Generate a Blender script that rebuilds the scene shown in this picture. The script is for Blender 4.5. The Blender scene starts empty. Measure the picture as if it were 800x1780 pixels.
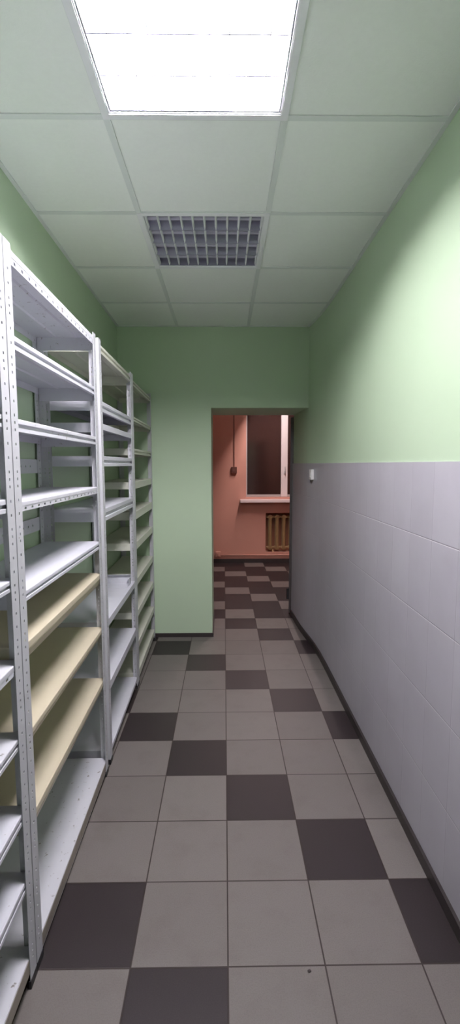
import bpy, bmesh, math, random
from mathutils import Vector, Matrix
random.seed(7)
scn = bpy.context.scene
COL = scn.collection
PI = math.pi

# ------------------------------------------------------------------ materials
def new_mat(name):
    m = bpy.data.materials.new(name); m.use_nodes = True
    nt = m.node_tree
    return m, nt, nt.nodes['Principled BSDF']

def node(nt, t, **kw):
    n = nt.nodes.new(t)
    for k, v in kw.items(): setattr(n, k, v)
    return n

def math_n(nt, op, a, b=None, c=None):
    n = node(nt, 'ShaderNodeMath', operation=op)
    for i, v in enumerate((a, b, c)):
        if v is None: continue
        if isinstance(v, (int, float)): n.inputs[i].default_value = v
        else: nt.links.new(v, n.inputs[i])
    return n.outputs[0]

def mixc(nt, fac, a, b):
    n = node(nt, 'ShaderNodeMix', data_type='RGBA')
    for sock, v in ((n.inputs['Factor'], fac), (n.inputs[6], a), (n.inputs[7], b)):
        if isinstance(v, (int, float)): sock.default_value = v
        elif isinstance(v, tuple): sock.default_value = (*v, 1)
        else: nt.links.new(v, sock)
    return n.outputs[2]

def noise(nt, vec, scale, detail=3, rough=.6):
    n = node(nt, 'ShaderNodeTexNoise')
    n.inputs['Scale'].default_value = scale; n.inputs['Detail'].default_value = detail
    n.inputs['Roughness'].default_value = rough
    nt.links.new(vec, n.inputs['Vector'])
    return n.outputs['Fac']

def step(nt, v, lo, hi):
    n = node(nt, 'ShaderNodeMapRange'); n.interpolation_type = 'SMOOTHSTEP'
    n.inputs['From Min'].default_value = lo; n.inputs['From Max'].default_value = hi
    nt.links.new(v, n.inputs['Value'])
    return n.outputs['Result']

def bump(nt, b, height, strength, dist=.002):
    n = node(nt, 'ShaderNodeBump'); n.inputs['Strength'].default_value = strength
    n.inputs['Distance'].default_value = dist
    nt.links.new(height, n.inputs['Height']); nt.links.new(n.outputs[0], b.inputs['Normal'])

def plain(name, col, rough=.5, metal=0, var=.06, scale=9, spec=.5, bumps=0):
    m, nt, b = new_mat(name)
    tc = node(nt, 'ShaderNodeTexCoord').outputs['Object']
    f = noise(nt, tc, scale, 4)
    dark = tuple(c * (1 - var) for c in col); lite = tuple(min(1, c * (1 + var)) for c in col)
    nt.links.new(mixc(nt, f, dark, lite), b.inputs['Base Color'])
    b.inputs['Roughness'].default_value = rough; b.inputs['Metallic'].default_value = metal
    b.inputs['Specular IOR Level'].default_value = spec
    if bumps: bump(nt, b, noise(nt, tc, 180, 4), bumps, .0015)
    return m

def painted_metal(name, col, chip=(.16, .13, .11), amount=.66, rough=.38):
    m, nt, b = new_mat(name)
    tc = node(nt, 'ShaderNodeTexCoord').outputs['Object']
    f = noise(nt, tc, 6, 4)
    base = mixc(nt, f, tuple(c * .93 for c in col), tuple(min(1, c * 1.05) for c in col))
    chips = step(nt, noise(nt, tc, 38, 5, .65), amount, amount + .04)
    dirt = step(nt, noise(nt, tc, 14, 6, .7), .55, .8)
    base = mixc(nt, math_n(nt, 'MULTIPLY', dirt, .18), base, (.33, .3, .26))
    nt.links.new(mixc(nt, math_n(nt, 'MULTIPLY', chips, .8), base, chip), b.inputs['Base Color'])
    b.inputs['Roughness'].default_value = rough
    return m

M = {}
GREEN = (.47, .585, .425)
M['green'] = plain('green_wall_paint', GREEN, .55, var=.035, scale=3, spec=.35, bumps=.12)
M['orange'] = plain('salmon_wall_paint', (.60, .325, .255), .6, var=.05, scale=3, spec=.3, bumps=.12)
M['ceiling'] = plain('ceiling_board', (.86, .88, .87), .9, var=.03, scale=60, spec=.1, bumps=.25)
M['tee'] = plain('ceiling_grid_metal', (.70, .73, .73), .5, var=.02)
M['white'] = painted_metal('white_enamel', (.585, .585, .645), amount=.70)
M['post'] = painted_metal('white_post_enamel', (.50, .50, .535), amount=.69)
M['worn'] = painted_metal('worn_white_enamel', (.565, .565, .615), amount=.63)
M['cream'] = painted_metal('cream_enamel', (.55, .49, .37), amount=.70)
M['bare'] = painted_metal('worn_bare_lip', (.27, .24, .20), amount=.60)
M['offwhite'] = painted_metal('off_white_enamel', (.62, .62, .54), amount=.70)
M['dark_trim'] = plain('dark_skirting', (.035, .028, .028), .45, var=.2)
M['black'] = plain('black_plastic', (.02, .02, .022), .5)
M['door'] = plain('dark_door_paint', (.055, .045, .045), .5, var=.1)
M['white_plastic'] = plain('white_plastic', (.75, .73, .73), .35, var=.02)
M['grey_plastic'] = plain('grey_plastic', (.45, .45, .45), .4, var=.02)
M['sill'] = plain('white_sill', (.78, .70, .70), .4, var=.03)
M['brown'] = plain('brown_plastic', (.10, .035, .025), .5, var=.05)
M['radiator'] = plain('olive_radiator_paint', (.34, .23, .105), .5, var=.12, scale=20)
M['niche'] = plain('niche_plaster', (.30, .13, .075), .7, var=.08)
M['tray_white'] = plain('lamp_tray_enamel', (.82, .82, .86), .45, var=.01)
M['louver'] = plain('lamp_louver_enamel', (.93, .93, .96), .25, var=.01)
M['night_glass'] = plain('night_window_glass', (.030, .016, .014), .12, var=.1)
M['tube_off'] = plain('fluorescent_tube_off', (.42, .41, .5), .2, var=.01)
M['crumb'] = plain('crumb', (.04, .03, .03), .8)

def emit(name, col, s):
    m, nt, b = new_mat(name)
    b.inputs['Base Color'].default_value = (.9, .9, .9, 1)
    b.inputs['Emission Color'].default_value = (*col, 1)
    b.inputs['Emission Strength'].default_value = s
    return m
LAMP = 432
M['mirror'] = plain('lamp_mirror_grey', (.33, .32, .42), .30, metal=.35, var=.01)
M['housing'] = plain('lamp_housing_grey', (.42, .41, .50), .5, var=.01)
M['tube_on'] = emit('fluorescent_tube_on', (1.0, .955, 1.0), LAMP)
M['tube_far'] = emit('added_far_tube', (1.0, .80, .78), 330)  # glow of the added, out-of-view lamp in the next room

# floor: 30 cm stoneware, diagonal rows of dark tiles, denser beyond the door
def floor_mat():
    m, nt, b = new_mat('checker_floor_tiles')
    tc = node(nt, 'ShaderNodeTexCoord').outputs['Object']
    s = node(nt, 'ShaderNodeSeparateXYZ'); nt.links.new(tc, s.inputs[0])
    u = math_n(nt, 'DIVIDE', math_n(nt, 'SUBTRACT', s.outputs[0], .0066), .30)
    v = math_n(nt, 'DIVIDE', math_n(nt, 'SUBTRACT', s.outputs[1], 1.3046), .30)
    i = math_n(nt, 'FLOOR', u); j = math_n(nt, 'FLOOR', v)
    ij = math_n(nt, 'ADD', i, j)
    d4 = math_n(nt, 'COMPARE', math_n(nt, 'FLOORED_MODULO', ij, 4), 2, .1)
    l3 = math_n(nt, 'COMPARE', math_n(nt, 'FLOORED_MODULO', ij, 3), 2, .1)
    d3 = math_n(nt, 'SUBTRACT', 1, l3)
    far = math_n(nt, 'GREATER_THAN', j, 10.5)
    dark = math_n(nt, 'ADD', math_n(nt, 'MULTIPLY', far, d3),
                  math_n(nt, 'MULTIPLY', math_n(nt, 'SUBTRACT', 1, far), d4))
    cmb = node(nt, 'ShaderNodeCombineXYZ'); nt.links.new(i, cmb.inputs[0]); nt.links.new(j, cmb.inputs[1])
    wn = node(nt, 'ShaderNodeTexWhiteNoise'); wn.noise_dimensions = '3D'; nt.links.new(cmb.outputs[0], wn.inputs['Vector'])
    tone = wn.outputs['Value']
    sp = noise(nt, tc, 260, 2, .7); cl = noise(nt, tc, 7, 4)
    lt = mixc(nt, tone, (.155, .138, .128), (.180, .162, .150))
    lt = mixc(nt, math_n(nt, 'MULTIPLY', step(nt, sp, .35, .75), .35), lt, (.092, .08, .077))
    lt = mixc(nt, math_n(nt, 'MULTIPLY', step(nt, cl, .45, .75), .22), lt, (.095, .074, .068))
    dk = mixc(nt, tone, (.021, .0152, .016), (.026, .019, .0205))
    dk = mixc(nt, math_n(nt, 'MULTIPLY', step(nt, sp, .35, .75), .3), dk, (.042, .034, .034))
    c = mixc(nt, dark, lt, dk)
    def edge(x):
        f = math_n(nt, 'FRACT', x)
        return math_n(nt, 'MINIMUM', f, math_n(nt, 'SUBTRACT', 1, f))
    e = math_n(nt, 'MINIMUM', edge(u), edge(v))
    g = math_n(nt, 'SUBTRACT', 1, step(nt, e, .006, .010))
    c = mixc(nt, math_n(nt, 'MULTIPLY', g, .95), c, (.028, .019, .017))
    nt.links.new(c, b.inputs['Base Color'])
    b.inputs['Roughness'].default_value = .5
    b.inputs['Specular IOR Level'].default_value = .35
    bump(nt, b, math_n(nt, 'SUBTRACT', 1, g), .4, .0012)
    return m
M['floor'] = floor_mat()

# wall tiles 20 x 30.5 cm
def tile_mat():
    m, nt, b = new_mat('lilac_grey_wall_tiles')
    tc = node(nt, 'ShaderNodeTexCoord').outputs['Object']
    s = node(nt, 'ShaderNodeSeparateXYZ'); nt.links.new(tc, s.inputs[0])
    u = math_n(nt, 'DIVIDE', math_n(nt, 'SUBTRACT', s.outputs[1], 1.508), .20)
    v = math_n(nt, 'DIVIDE', math_n(nt, 'SUBTRACT', s.outputs[2], .037), .305)
    cmb = node(nt, 'ShaderNodeCombineXYZ')
    nt.links.new(math_n(nt, 'FLOOR', u), cmb.inputs[0]); nt.links.new(math_n(nt, 'FLOOR', v), cmb.inputs[1])
    wn = node(nt, 'ShaderNodeTexWhiteNoise'); wn.noise_dimensions = '3D'; nt.links.new(cmb.outputs[0], wn.inputs['Vector'])
    cl = noise(nt, tc, 5, 5)
    c = mixc(nt, wn.outputs['Value'], (.435, .415, .465), (.46, .44, .49))
    c = mixc(nt, math_n(nt, 'MULTIPLY', step(nt, cl, .35, .7), .25), c, (.36, .335, .38))
    fu = math_n(nt, 'FRACT', u); fv = math_n(nt, 'FRACT', v)
    eu = math_n(nt, 'MULTIPLY', math_n(nt, 'MINIMUM', fu, math_n(nt, 'SUBTRACT', 1, fu)), .20)
    ev = math_n(nt, 'MULTIPLY', math_n(nt, 'MINIMUM', fv, math_n(nt, 'SUBTRACT', 1, fv)), .305)
    gu = math_n(nt, 'SUBTRACT', 1, step(nt, eu, .0004, .0012))
    gv = math_n(nt, 'SUBTRACT', 1, step(nt, ev, .0006, .0018))
    c = mixc(nt, math_n(nt, 'MULTIPLY', gu, .35), c, (.22, .19, .23))
    lo = math_n(nt, 'LESS_THAN', math_n(nt, 'MULTIPLY', fv, .305), .0022)          # dark upper edge of each joint
    hi = math_n(nt, 'GREATER_THAN', math_n(nt, 'MULTIPLY', fv, .305), .3022)       # pale joint filler below it
    c = mixc(nt, math_n(nt, 'MULTIPLY', lo, .65), c, (.16, .14, .17))
    c = mixc(nt, math_n(nt, 'MULTIPLY', hi, .75), c, (.66, .63, .67))
    nt.links.new(c, b.inputs['Base Color'])
    b.inputs['Roughness'].default_value = .42
    b.inputs['Specular IOR Level'].default_value = .45
    ed = math_n(nt, 'MINIMUM', step(nt, eu, 0, .004), step(nt, ev, 0, .004))
    bump(nt, b, ed, .5, .0012)
    return m
M['tile'] = tile_mat()

# ------------------------------------------------------------------ mesh helpers
def V(*a): return Vector(a)

def box(bm, x0, x1, y0, y1, z0, z1):
    vs = [bm.verts.new((x, y, z)) for x in (x0, x1) for y in (y0, y1) for z in (z0, z1)]
    for f in ((0, 1, 3, 2), (4, 6, 7, 5), (0, 4, 5, 1), (2, 3, 7, 6), (0, 2, 6, 4), (1, 5, 7, 3)):
        bm.faces.new([vs[k] for k in f])

def prism(bm, poly, axis, a0, a1):
    """extrude a 2-D polygon along an axis; poly holds the two other coordinates in order"""
    def p(q, a):
        if axis == 'x': return (a, q[0], q[1])
        if axis == 'y': return (q[0], a, q[1])
        return (q[0], q[1], a)
    A = [bm.verts.new(p(q, a0)) for q in poly]; B = [bm.verts.new(p(q, a1)) for q in poly]
    n = len(poly)
    for k in range(n): bm.faces.new((A[k], A[(k + 1) % n], B[(k + 1) % n], B[k]))
    bm.faces.new(A[::-1]); bm.faces.new(B)

def tube(bm, pts, r, seg=10, cap=True):
    pts = [Vector(p) for p in pts]; rings = []
    for k, p in enumerate(pts):
        d = (pts[min(k + 1, len(pts) - 1)] - pts[max(k - 1, 0)]).normalized()
        up = V(0, 0, 1) if abs(d.z) < .9 else V(1, 0, 0)
        a = d.cross(up).normalized(); b = d.cross(a).normalized()
        rings.append([bm.verts.new(p + r * (math.cos(t) * a + math.sin(t) * b)) for t in (2 * PI * q / seg for q in range(seg))])
    for A, B in zip(rings, rings[1:]):
        for q in range(seg): bm.faces.new((A[q], A[(q + 1) % seg], B[(q + 1) % seg], B[q]))
    if cap: bm.faces.new(rings[0][::-1]); bm.faces.new(rings[-1])

def perf_plate(bm, P, U, W, N, w, length, th, holes, hu0, hu1):
    """plate w wide (U) and length long (W), th thick (N), with real slots at holes = [(v0, v1)...]"""
    P, U, W, N = map(Vector, (P, U, W, N))
    def c(u, v, s): return bm.verts.new(P + U * u + W * v + N * (th * s))
    def q(*c4): bm.faces.new([c(*k) for k in c4])
    cuts = [0.0]
    for a, b in holes: cuts += [a, b]
    cuts.append(length)
    for k in range(len(cuts) - 1):
        a, b = cuts[k], cuts[k + 1]
        spans = [(0, w)] if k % 2 == 0 else [(0, hu0), (hu1, w)]
        for s in (0, 1):
            for (u0, u1) in spans: q((u0, a, s), (u1, a, s), (u1, b, s), (u0, b, s))
        if k % 2:
            q((hu0, a, 0), (hu0, b, 0), (hu0, b, 1), (hu0, a, 1)); q((hu1, a, 0), (hu1, b, 0), (hu1, b, 1), (hu1, a, 1))
            q((hu0, a, 0), (hu1, a, 0), (hu1, a, 1), (hu0, a, 1)); q((hu0, b, 0), (hu1, b, 0), (hu1, b, 1), (hu0, b, 1))
    q((0, 0, 0), (0, length, 0), (0, length, 1), (0, 0, 1)); q((w, 0, 0), (w, length, 0), (w, length, 1), (w, 0, 1))
    q((0, 0, 0), (w, 0, 0), (w, 0, 1), (0, 0, 1)); q((0, length, 0), (w, length, 0), (w, length, 1), (0, length, 1))

def mesh(name, bm, mat, bevel=0, smooth=False):
    if bevel:
        bmesh.ops.bevel(bm, geom=[e for e in bm.edges], offset=bevel, segments=2, affect='EDGES', profile=.6)
    bmesh.ops.recalc_face_normals(bm, faces=bm.faces[:])
    me = bpy.data.meshes.new(name); bm.to_mesh(me); bm.free()
    me.materials.append(mat)
    if smooth:
        for p in me.polygons: p.use_smooth = True
    return me

def link(name, me, parent=None, loc=(0, 0, 0), rz=0):
    o = bpy.data.objects.new(name, me); COL.objects.link(o)
    o.location = loc; o.rotation_euler = (0, 0, rz); o.parent = parent
    return o

def obj(name, bm, mat, parent=None, bevel=0, smooth=False, loc=(0, 0, 0), rz=0):
    return link(name, mesh(name, bm, mat, bevel, smooth), parent, loc, rz)

def thing(name, label, cat, loc=(0, 0, 0), rz=0, group=None):
    o = link(name, None, None, loc, rz); o.empty_display_size = .1
    return tag(o, label, cat, group)

def tag(o, label, cat, group=None):
    o['label'] = label; o['category'] = cat; o['kind'] = 'thing'
    if group: o['group'] = group
    return o

def struct(o, label=None):
    o['kind'] = 'structure'
    if label: o['label'] = label
    return o

def dup(root, loc, label):
    r = root.copy(); COL.objects.link(r); r.location = loc; r['label'] = label
    for ch in root.children:
        c = ch.copy(); COL.objects.link(c); c.parent = r
    return r

B = bmesh.new
# ------------------------------------------------------------------ room shell
CH = 2.694            # ceiling height
Y0 = -1.6             # end of the room behind the camera
YB = 4.11             # wall with the doorway
YP = 4.72             # far side of that thick wall
YF = 7.30             # salmon wall of the next room
DX0, DZ = -.11, 2.019 # doorway left edge and head
XL = lambda y: -.872 - .0145 * (y - 2.3)
RW = [(.772, Y0), (.772, 3.4), (.769, 3.6), (.760, 3.8), (.744, 3.97), (.727, 4.11), (.715, 4.25), (.704, 4.45), (.692, YP)]   # plan of the right wall

bm = B(); box(bm, -2.6, 3.2, Y0 - .1, YF + .3, -.08, 0)
struct(obj('floor', bm, M['floor']), 'tiled floor of pale grey squares with diagonal rows of dark brown tiles')

bm = B(); prism(bm, [(XL(Y0), Y0), (XL(YB), YB), (XL(YB) - .12, YB), (XL(Y0) - .12, Y0)], 'z', 0, CH + .1)
struct(obj('wall_left', bm, M['green']), 'green painted wall behind the shelving units')

bm = B(); prism(bm, RW + [(.80, YP), (.92, 4.0), (.92, Y0)], 'z', 0, CH + .1)
wr = struct(obj('wall_right', bm, M['green']), 'green painted wall with lilac grey tiles on its lower part')
off = [(x - .008, y) for x, y in RW]
bm = B(); prism(bm, off + [(x + .001, y) for x, y in RW[::-1]], 'z', .03, 1.545)
d = struct(obj('tile_dado', bm, M['tile'], wr)); d['label'] = 'lilac grey wall tiles up to eye height'
bm = B(); prism(bm, [(x - .020, y) for x, y in RW] + [(x - .008, y) for x, y in RW[::-1]], 'z', 0, .052)
struct(obj('baseboard_right', bm, M['dark_trim']), 'thin dark skirting along the tiled wall')

# wall with the doorway: pier on the left, lintel above the passage
bm = B(); box(bm, -1.1, DX0, YB, YP, 0, CH + .1); box(bm, DX0, .80, YB, YP, DZ, CH + .1)
struct(obj('wall_back', bm, M['green']), 'green painted wall with the doorway')
bm = B(); box(bm, XL(YB) + .002, DX0 + .010, YB - .012, YB, 0, .034); box(bm, DX0, DX0 + .010, YB, YP, 0, .034)
struct(obj('baseboard_back', bm, M['dark_trim']), 'low dark skirting under the green pier')

bm = B(); box(bm, -1.2, 1.1, Y0 - .1, Y0, 0, CH + .1)
struct(obj('wall_front', bm, M['green']))

# suspended ceiling, 60 cm boards with two lamp bays left open
GX = [-.988, -.390, .208, .806]; PY = .6066; GY = [1.704 + PY * k for k in range(-6, 5)]
LIT, UNLIT = (1, 5), (1, 7)        # cells (column, row): y 1.10-1.70 and 2.31-2.92
bm = B()
for ci in range(3):
    for rj in range(len(GY) - 1):
        if (ci, rj) in (LIT, UNLIT): continue
        box(bm, GX[ci], GX[ci + 1], GY[rj], min(GY[rj + 1], YB), CH, CH + .02)
struct(obj('ceiling', bm, M['ceiling']), 'suspended ceiling of white square boards')
bm = B(); TW = .012
for x in GX[1:3]: box(bm, x - TW, x + TW, Y0, YB, CH - .004, CH - .0005)
for y in GY:
    if y < YB - .05:
        for x0, x1 in ((XL(y) + .001, GX[1] - TW), (GX[1] + TW, GX[2] - TW), (GX[2] + TW, .771)):
            box(bm, x0, x1, y - TW, y + TW, CH - .004, CH - .0005)
struct(obj('trim_1', bm, M['tee']), 'flat metal grid holding the ceiling boards')
bm = B()
prism(bm, [(XL(Y0), Y0), (XL(YB), YB), (XL(YB) + .018, YB), (XL(Y0) + .018, Y0)], 'z', CH - .005, CH - .0006)
prism(bm, [(x, y) for x, y in RW[:6]] + [(x - .018, y) for x, y in RW[:6][::-1]], 'z', CH - .005, CH - .0006)
box(bm, XL(YB) + .02, .70, YB - .018, YB, CH - .005, CH - .0006)
struct(obj('trim_2', bm, M['tee']))

# ------------------------------------------------------------------ next room
FX0, FX1 = -2.4, 3.0
WX0, WX1, WZ0, WZ1 = .34, 1.62, 1.03, 2.42
NX0, NX1, NZ0, NZ1 = .645, 1.56, .165, .785
bm = B()
box(bm, FX0, WX0, YF, YF + .30, 0, CH); box(bm, WX1, FX1, YF, YF + .30, 0, CH)
box(bm, WX0, WX1, YF, YF + .30, WZ1, CH); box(bm, WX0, WX1, YF, YF + .30, NZ1, WZ0)
box(bm, WX0, NX0, YF, YF + .30, 0, NZ1); box(bm, NX1, WX1, YF, YF + .30, 0, NZ1)
box(bm, NX0, NX1, YF, YF + .30, 0, NZ0)
struct(obj('wall_far', bm, M['orange']), 'salmon painted wall of the next room')
bm = B(); box(bm, NX0, NX1, YF + .16, YF + .18, NZ0, NZ1); struct(obj('wall_niche', bm, M['niche']))
bm = B()
box(bm, FX0 - .1, FX0, YP, YF + .3, 0, CH); struct(obj('wall_far_left', bm, M['orange']))
bm = B(); box(bm, FX1, FX1 + .1, YP, YF + .3, 0, CH); struct(obj('wall_far_right', bm, M['orange']))
bm = B(); box(bm, FX0, DX0, YP, YP + .01, 0, CH); box(bm, .80, FX1, YP - .1, YP + .01, 0, CH); box(bm, DX0, .80, YP, YP + .01, DZ, CH)
struct(obj('wall_far_front', bm, M['orange']))
TX0, TX1, TY0, TY1 = .61, .90, 5.3, 7.0     # slot for the added, unseen lamp of the next room
bm = B()
box(bm, FX0, TX0, YP, YF + .3, CH, CH + .02); box(bm, TX1, FX1, YP, YF + .3, CH, CH + .02)
box(bm, TX0, TX1, YP, TY0, CH, CH + .02); box(bm, TX0, TX1, TY1, YF + .3, CH, CH + .02)
struct(obj('ceiling_far', bm, M['ceiling']))
bm = B(); box(bm, FX0, FX1, YF - .014, YF, 0, .062); struct(obj('baseboard_far', bm, M['dark_trim']), 'dark skirting under the salmon wall')

# window over the radiator: grey frame with one broad white stile, night behind the glass
w = struct(link('window_1', None, None, (0, YF, 0)), 'dark night window with a white stile and white sill in the salmon wall')
bm = B()
yf0, yf1 = .10, .16
box(bm, WX0, WX0 + .022, yf0, yf1, WZ0 + .001, WZ1); box(bm, WX1 - .05, WX1, yf0, yf1, WZ0 + .001, WZ1)
box(bm, WX0 + .022, WX1 - .05, yf0, yf1, WZ1 - .05, WZ1); box(bm, WX0 + .022, WX1 - .05, yf0, yf1, WZ0 + .001, WZ0 + .035)
struct(obj('window_frame', bm, M['grey_plastic'], w))
bm = B(); box(bm, .888, .990, .065, .165, WZ0 + .001, WZ1); struct(obj('window_stile', bm, M['white_plastic'], w, bevel=.006))
bm = B(); box(bm, .935, .957, .045, .0649, 1.40, 1.43); box(bm, .940, .952, .03, .047, 1.39, 1.50); struct(obj('window_handle', bm, M['grey_plastic'], w, bevel=.002))
bm = B(); box(bm, WX0 + .022, .888, .125, .131, WZ0 + .035, WZ1 - .05); struct(obj('pane', bm, M['night_glass'], w))
bm = B(); box(bm, .990, WX1 - .05, .125, .131, WZ0 + .035, WZ1 - .05); struct(obj('pane', bm, M['night_glass'], w))
bm = B(); box(bm, .245, 1.72, -.15, .10, .955, 1.0); struct(obj('window_sill', bm, M['sill'], w, bevel=.008))
bm = B(); box(bm, WX0 - .02, WX1 + .02, .22, .24, .9, WZ1 + .05); struct(obj('night_shutter', bm, M['brown'], w))

# door leaf opened into the next room, seen on edge past the right jamb
dr = struct(link('door_1', None, None, (.660, YP + .015, 0), -math.radians(8.6)), 'dark door leaf standing open beyond the passage')
bm = B(); box(bm, 0, .04, 0, .84, .012, 2.0); struct(obj('door_leaf', bm, M['door'], dr, bevel=.003))
bm = B(); box(bm, .04, .075, .745, .76, 1.0, 1.012); box(bm, .07, .085, .64, .765, .995, 1.017); struct(obj('door_handle', bm, M['grey_plastic'], dr))
bm = B(); tube(bm, [(-.012, -.001, .16), (-.012, -.001, .27)], .012, 10); struct(obj('hinge', bm, M['black'], dr))

# ------------------------------------------------------------------ ceiling lamps
S = .2975                              # half size of a 60 cm recessed lamp
def lamp_meshes():
    out = {}
    bm = B(); o, i = S, S - .016       # rim just below the grid, ring of four bars
    box(bm, -o, o, -o, -i, -.0042, .012); box(bm, -o, o, i, o, -.0042, .012)
    box(bm, -o, -i, -i, i, -.0042, .012); box(bm, i, o, -i, i, -.0042, .012)
    q = .309; j = i + .004
    box(bm, -q, q, -q, -j, -.007, -.0043); box(bm, -q, q, j, q, -.007, -.0043)
    box(bm, -q, -j, -j, j, -.007, -.0043); box(bm, j, q, -j, j, -.007, -.0043)
    out['frame'] = mesh('frame', bm, M['tray_white'])
    bm = B(); t = .0015; h = .10
    box(bm, -i, i, -i, i, h, h + t)
    box(bm, -i, -i + t, -i, i, .012, h); box(bm, i - t, i, -i, i, .012, h); box(bm, -i + t, i - t, -i, -i + t, .012, h); box(bm, -i + t, i - t, i - t, i, .012, h)
    out['housing'] = mesh('housing', bm, M['housing'])
    bm = B(); n = 4; W2 = i - .004; pitch = 2 * W2 / n
    for k in range(n + 1):             # long mirror bars between the tubes
        y = -W2 + pitch * k
        a, b = (.002, .016) if 0 < k < n else (.001, .003)
        prism(bm, [(y - a, .0), (y + a, .0), (y + b, .052), (y - b, .052)], 'x', -W2, W2)
    out['mirror_bars'] = mesh('mirror_bars', bm, M['mirror'])
    bm = B(); nx = 10; px = 2 * W2 / nx
    for k in range(nx + 1):            # cross blades
        x = -W2 + px * k
        a, b = (.0012, .0058)
        prism(bm, [(x - a, .0005), (x + a, .0005), (x + b, .0142), (x - b, .0142)], 'y', -W2, W2)
    out['cross_blades'] = mesh('cross_blades', bm, M['louver'])
    out['pitch'] = pitch; out['W2'] = W2
    return out
LM = lamp_meshes()
def lamp(loc, label, tube_mat, louver=True):
    t = thing('ceiling_lamp', label, 'lamp', loc, 0, 'square recessed ceiling lamps')
    link('frame', LM['frame'], t); link('housing', LM['housing'], t); link('mirror_bars', LM['mirror_bars'], t); link('cross_blades', LM['cross_blades'], t)
    bm = B(); tube(bm, [(-.272, 0, 0), (.272, 0, 0)], .0125, 14)
    tm = mesh('tube', bm, tube_mat, smooth=False)
    for k in range(4):
        link('tube', tm, t, (0, -LM['W2'] + LM['pitch'] * (k + .5), .027))
    return t
XC = (GX[1] + GX[2]) / 2
lamp((XC, (GY[5] + GY[6]) / 2, CH), 'lit square ceiling lamp glaring white above the middle of the corridor', M['tube_on'])
lamp((XC, (GY[7] + GY[8]) / 2, CH), 'unlit square ceiling lamp with mirror louvre nearer the doorway', M['tube_off'])

# unseen strip lamp added to light the salmon wall; trough shapes the shadow edge
t = thing('ceiling_lamp', 'unseen strip lamp added in the ceiling of the next room to light it', 'lamp', (0, 0, CH))
bm = B(); box(bm, TX0, TX0 + .002, TY0, TY1, 0, .14); box(bm, TX1 - .002, TX1, TY0, TY1, 0, .14); box(bm, TX0, TX1, TY0, TY1, .14, .142)
box(bm, TX0, TX1, TY0, TY0 + .002, 0, .14); box(bm, TX0, TX1, TY1 - .002, TY1, 0, .14)
obj('housing', bm, M['grey_plastic'], t)
bm = B(); tube(bm, [(TX0 + .046, TY0 + .1, .09), (TX0 + .046, TY1 - .1, .09)], .013, 12); obj('tube', bm, M['tube_far'], t)

# ------------------------------------------------------------------ shelving
D = .272; PH = 2.132; PWID = .045; SIDE = .034; TH = .002
def slots(h):
    hs = []; z = .06
    while z < h - .05:
        for q in (0, .02, .04, .078, .116):
            if z + q < h - .03: hs.append((z + q, z + q + .007))
        z += .155
    return hs
def post_mesh(sx, sy):
    # corner angle: sx = +1 front (open to -x), -1 rear; sy = +1 near end (open to +y), -1 far end
    bm = B(); L = PH - .02
    perf_plate(bm, (0, 0, .02), (0, sy, 0), (0, 0, 1), (-sx, 0, 0), PWID, L, TH, slots(L), .019, .026)
    perf_plate(bm, (-sx * TH, 0, .02), (-sx, 0, 0), (0, 0, 1), (0, sy, 0), SIDE - TH, L, TH, slots(L), .015, .021)
    return mesh('post', bm, M['post'])
def foot_mesh(sx, sy):
    bm = B()
    xs = sorted((sx * .001, -sx * (SIDE + .002))); ys = sorted((-sy * .001, sy * (PWID + .002)))
    t = .006
    xa = sorted((sx * .001, -sx * t)); ya = sorted((-sy * .001, sy * t))
    prism(bm, [(sx * .0015, -sy * .0015), (sx * .0015, sy * (PWID + .002)), (-sx * t, sy * (PWID + .002)), (-sx * t, sy * t), (-sx * (SIDE + .002), sy * t), (-sx * (SIDE + .002), -sy * .0015)], 'z', 0, .026)
    return mesh('foot', bm, M['black'])
POST = {(a, b): post_mesh(a, b) for a in (1, -1) for b in (1, -1)}
FOOT = {(a, b): foot_mesh(a, b) for a in (1, -1) for b in (1, -1)}

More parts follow.
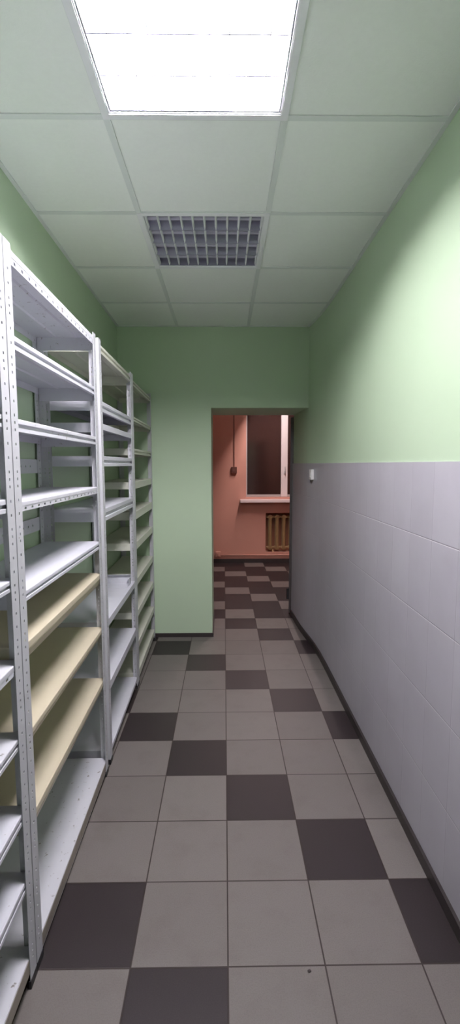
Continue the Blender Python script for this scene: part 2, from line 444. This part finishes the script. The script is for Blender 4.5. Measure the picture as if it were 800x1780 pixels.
def shelf_mesh(L, lip, mat, style, hs=.045):
    """pressed-steel tray, top face at z = 0, front edge at x = 0"""
    bm = B(); y0, y1 = .006, L - .006
    f, bk, h = -.0035, -D + .0035, lip
    if style == 'step':                # rolled nose, shadow groove and lower flange
        prof = [(f - .003, 0), (f - .0008, -.0008), (f, -.003), (f, -.36 * h), (f - .003, -.40 * h), (f - .009, -.42 * h), (f - .009, -.66 * h),
                (f - .003, -.68 * h), (f, -.70 * h), (f, -h), (f - .016, -h), (f - .016, -h + .002), (f - .011, -h + .002), (f - .011, -.004)]
    elif style == 'perf':
        prof = [(f - .003, 0), (f - .0008, -.0008), (f, -.003), (f, -.46 * h), (f - .004, -.5 * h), (f - .006, -.5 * h), (f - .006, -.004)]
    elif style == 'slant':             # nose, thin crease, lower band tucked inwards
        prof = [(f - .003, 0), (f - .0008, -.0008), (f, -.003), (f, -.40 * h), (f - .003, -.44 * h), (f - .003, -.48 * h), (f - .0015, -.5 * h), (f - .010, -h), (f - .020, -h), (f - .020, -h + .002), (f - .012, -h + .002), (f - .006, -.004)]
    else:
        prof = [(f - .003, 0), (f - .0008, -.0008), (f, -.003), (f, -h), (f - .014, -h), (f - .014, -h + .002), (f - .004, -h + .002), (f - .004, -.004)]
    prof += [(bk + .002, -.004), (bk + .002, -.032), (bk, -.032), (bk, 0)]
    prism(bm, prof, 'y', y0, y1)
    if style == 'perf':
        n = int((y1 - y0) / .05); st = (y1 - y0) / n
        perf_plate(bm, (f - .001, y0, -h), (0, 0, 1), (0, 1, 0), (-1, 0, 0), .56 * h, y1 - y0, .002,
                   [(st * (k + .3), st * (k + .3) + .014) for k in range(n)], .14 * h, .38 * h)
    for (a, b) in ((y0, y0 + .0015), (y1 - .0015, y1)):     # short end flanges
        box(bm, bk + .004, f - .018, a, b, -hs, -.0041)
    # stiffening ribs pressed under the sheet
    for q in (.35, .68):
        x = bk + (f - bk) * q
        prism(bm, [(x - .012, -.0041), (x + .012, -.0041), (x + .007, -.010), (x - .007, -.010)], 'y', y0 + .02, y1 - .02)
    return mesh('shelf', bm, mat)

AX = lambda y: -.575 - .0145 * (y - 1.3)
RZ = math.atan(.0145)
UNITS = [
 ('nearest white metal shelving unit, cut off by the left edge of the picture', .355, 1.297,
  [(2.112, .036, 'white', 'step'), (1.893, .036, 'white', 'step'), (1.669, .034, 'white', 'step'), (1.446, .036, 'worn', 'step'), (1.226, .030, 'worn', 'step'),
   (.990, .030, 'white', 'perf'), (.775, .032, 'worn', 'step'), (.550, .032, 'white', 'step'), (.340, .034, 'white', 'step'), (.096, .05, 'worn', 'plain')]),
 ('white shelving unit with three cream shelves below, second from the camera', 1.302, 2.246,
  [(2.120, .038, 'worn', 'perf'), (1.893, .037, 'white', 'step'), (1.666, .036, 'worn', 'step'), (1.433, .029, 'worn', 'perf'), (1.173, .032, 'white', 'step'),
   (1.019, .053, 'cream', 'slant'), (.751, .043, 'cream', 'slant'), (.492, .052, 'cream', 'slant'), (.074, .055, 'worn', 'plain')]),
 ('white shelving unit with a wide empty gap at mid height, third from the camera', 2.298, 3.158,
  [(2.113, .040, 'offwhite', 'step'), (1.845, .050, 'white', 'step'), (1.738, .030, 'white', 'plain'), (1.579, .050, 'white', 'step'), (1.320, .062, 'white', 'step'),
   (.752, .037, 'white', 'plain'), (.422, .042, 'white', 'plain'), (.072, .022, 'white', 'plain')]),
 ('off white shelving unit with ten close shelves against the doorway wall', 3.166, 4.060,
  [(2.098, .035, 'offwhite', 'step'), (1.859, .031, 'offwhite', 'step'), (1.645, .037, 'offwhite', 'step'), (1.420, .047, 'offwhite', 'plain'), (1.218, .055, 'offwhite', 'plain'),
   (1.005, .050, 'offwhite', 'plain'), (.749, .045, 'offwhite', 'plain'), (.522, .045, 'offwhite', 'plain'), (.298, .045, 'offwhite', 'plain'), (.090, .05, 'offwhite', 'plain')]),
]
units = []
for k, (label, ya, yb, shelves) in enumerate(UNITS):
    L = yb - ya
    u = thing('shelving_unit', label, 'shelves', (AX(ya), ya, 0), RZ, 'metal shelving units along the green left wall')
    for sx in (1, -1):
        for sy in (1, -1):
            p = link('post', POST[sx, sy], u, (0 if sx > 0 else -D, 0 if sy > 0 else L, 0))
            link('foot', FOOT[sx, sy], p)
    for (z, lip, mat, style) in shelves:
        s = link('shelf', shelf_mesh(L, lip, M[mat], style, .062 if (k == 1 and z > 1.8) else max(.045, lip)), u, (0, 0, z))
        if mat == 'cream': s['label'] = 'cream painted shelf'
        if k < 2 and z < .1:
            bm = B(); box(bm, -.0034, -.0022, .008, L - .008, -.048, -.005)
            e = obj('front_lip', bm, M['bare'], s); e['label'] = 'worn brownish front lip'
    for z0 in ((1.235, 1.50) if k == 1 else ()):
        bm = B(); perf_plate(bm, (-D - .003, .03, z0), (0, 0, 1), (0, 1, 0), (1, 0, 0), .062, L - .06, .002, [(q * .05 + .03, q * .05 + .04) for q in range(16)], .027, .035)
        obj('back_brace', bm, M['white'], u)
    units.append(u)

# loose white metal tray left on the third unit's middle shelf
ty = 3.03
t = thing('metal_tray', 'loose white open metal tray on the middle shelf of the third unit', 'tray', (AX(ty) - .14, ty, .752), RZ)
bm = B(); w2, d2 = .118, .055
box(bm, -w2, w2, -d2, d2, .0005, .002)
box(bm, -w2, w2, d2 - .0015, d2, .002, .060); box(bm, -w2, w2, d2 - .018, d2 - .0015, .0585, .060)
obj('base', bm, M['white'], t)
bm = B(); box(bm, w2, w2 + .0015, -.02, d2, .0005, .045); box(bm, w2 - .014, w2, .0, d2 - .018, .0435, .045); obj('side', bm, M['white'], t)

# ------------------------------------------------------------------ small things on the walls
# white box on the tiled wall beside the doorway
yy = 3.93
t = thing('wall_switch', 'small white switch box on the tiled wall beside the doorway', 'switch', (.7398, yy, 1.41), math.atan2(.016, .17))
bm = B(); box(bm, -.026, -.0005, -.032, .032, 0, .085); obj('body', bm, M['white_plastic'], t, bevel=.004)
bm = B(); prism(bm, [(-.031, .02), (-.026, .068), (-.0262, .02)], 'y', -.016, .016); obj('rocker', bm, M['white_plastic'], t)
bm = B(); box(bm, -.022, -.004, -.012, .012, -.006, 0); obj('cable_gland', bm, M['grey_plastic'], t)

# brown box and its cable on the salmon wall
t = thing('junction_box', 'small dark brown box at the end of a cable on the salmon wall', 'box', (.153, YF, 1.40))
bm = B(); box(bm, -.044, .044, -.045, -.0005, 0, .10); obj('body', bm, M['brown'], t, bevel=.006)
bm = B(); prism(bm, [(-.052, .03), (-.0455, .075), (-.0455, .03)], 'x', -.018, .018)
obj('rocker', bm, M['brown'], t)
bm = B(); tube(bm, [(0, -.009, .10), (0, -.009, 1.292)], .008, 8); obj('cable', bm, M['brown'], t)

# cast-iron radiator in the niche
rx0 = .665; pitch = .108; n = 8
t = thing('radiator', 'olive brown ribbed radiator in the niche under the window', 'radiator', (rx0, YF + .07, .185))
for k in range(n):
    bm = B(); cx = pitch * (k + .5)
    tube(bm, [(cx, -.035, .05), (cx, -.035, .53)], .023, 10); tube(bm, [(cx, .035, .05), (cx, .035, .53)], .023, 10)
    tube(bm, [(cx, -.045, .05), (cx, .045, .05)], .036, 12); tube(bm, [(cx, -.045, .53), (cx, .045, .53)], .036, 12)
    box(bm, cx - .030, cx + .030, -.012, .012, .06, .52)
    obj('section', bm, M['radiator'], t, smooth=False)
for z in (.05, .53):
    bm = B(); tube(bm, [(0, 0, z), (pitch * n, 0, z)], .018, 10); obj('header_pipe', bm, M['radiator'], t)
for x in (.1, .7):
    bm = B(); box(bm, x - .012, x + .012, -.02, .02, -.0195, .02); obj('support', bm, M['radiator'], t)

# heating pipe low on the salmon wall with its end fitting
t = thing('heating_pipe', 'salmon painted pipe running low along the far wall with an end fitting', 'pipe', (0, YF, 0))
bm = B(); tube(bm, [(-.06, -.024, .125), (2.6, -.024, .125)], .013, 10, True); obj('pipe', bm, M['orange'], t, smooth=True)
bm = B(); box(bm, -.135, -.058, -.055, -.0005, .10, .185); box(bm, -.115, -.078, -.068, -.055, .12, .165); obj('fitting', bm, M['orange'], t, bevel=.006)

bm = B(); bmesh.ops.create_icosphere(bm, subdivisions=2, radius=.004)
for v in bm.verts: v.co = Vector((v.co.x * 1.3, v.co.y, max(v.co.z, -.003) * .7)) * (1 + .25 * random.random())
tag(obj('crumb', bm, M['crumb'], loc=(.254, 1.287, .0026)), 'tiny dark crumb on a pale floor tile near the camera', 'crumb')

# ------------------------------------------------------------------ world, camera, colour
wd = bpy.data.worlds.new('night'); scn.world = wd; wd.use_nodes = True
wd.node_tree.nodes['Background'].inputs[0].default_value = (.02, .02, .025, 1)
wd.node_tree.nodes['Background'].inputs[1].default_value = .2

f, p, yaw, roll, h = 820.8, .1004, .0123, -.0025, 1.537
cy, sy, cp, sp, cr, sr = math.cos(yaw), math.sin(yaw), math.cos(p), math.sin(p), math.cos(roll), math.sin(roll)
X1 = V(cy, -sy, 0); Z1 = V(sy, cy, 0); Dn = V(0, 0, -1)
zc = Z1 * cp + Dn * sp; yc = Dn * cp - Z1 * sp
right = cr * X1 - sr * yc; down = sr * X1 + cr * yc
cam = bpy.data.cameras.new('camera'); co = bpy.data.objects.new('camera', cam); COL.objects.link(co)
mw = Matrix.Identity(4)
for k, a in enumerate((right, -down, -zc)):
    for r in range(3): mw[r][k] = a[r]
mw.translation = (0, 0, h)
co.matrix_world = mw
cam.sensor_fit = 'VERTICAL'; cam.sensor_height = 36; cam.lens = f / 1780 * 36; cam.clip_start = .02
scn.camera = co

scn.view_settings.view_transform = 'Standard'; scn.view_settings.look = 'None'
scn.view_settings.gamma = 1; scn.view_settings.use_curve_mapping = False
scn.view_settings.exposure = 0
scn.cycles.use_denoising = True
scn.cycles.max_bounces = 12; scn.cycles.diffuse_bounces = 8; scn.cycles.glossy_bounces = 6
scn.cycles.sample_clamp_indirect = 6
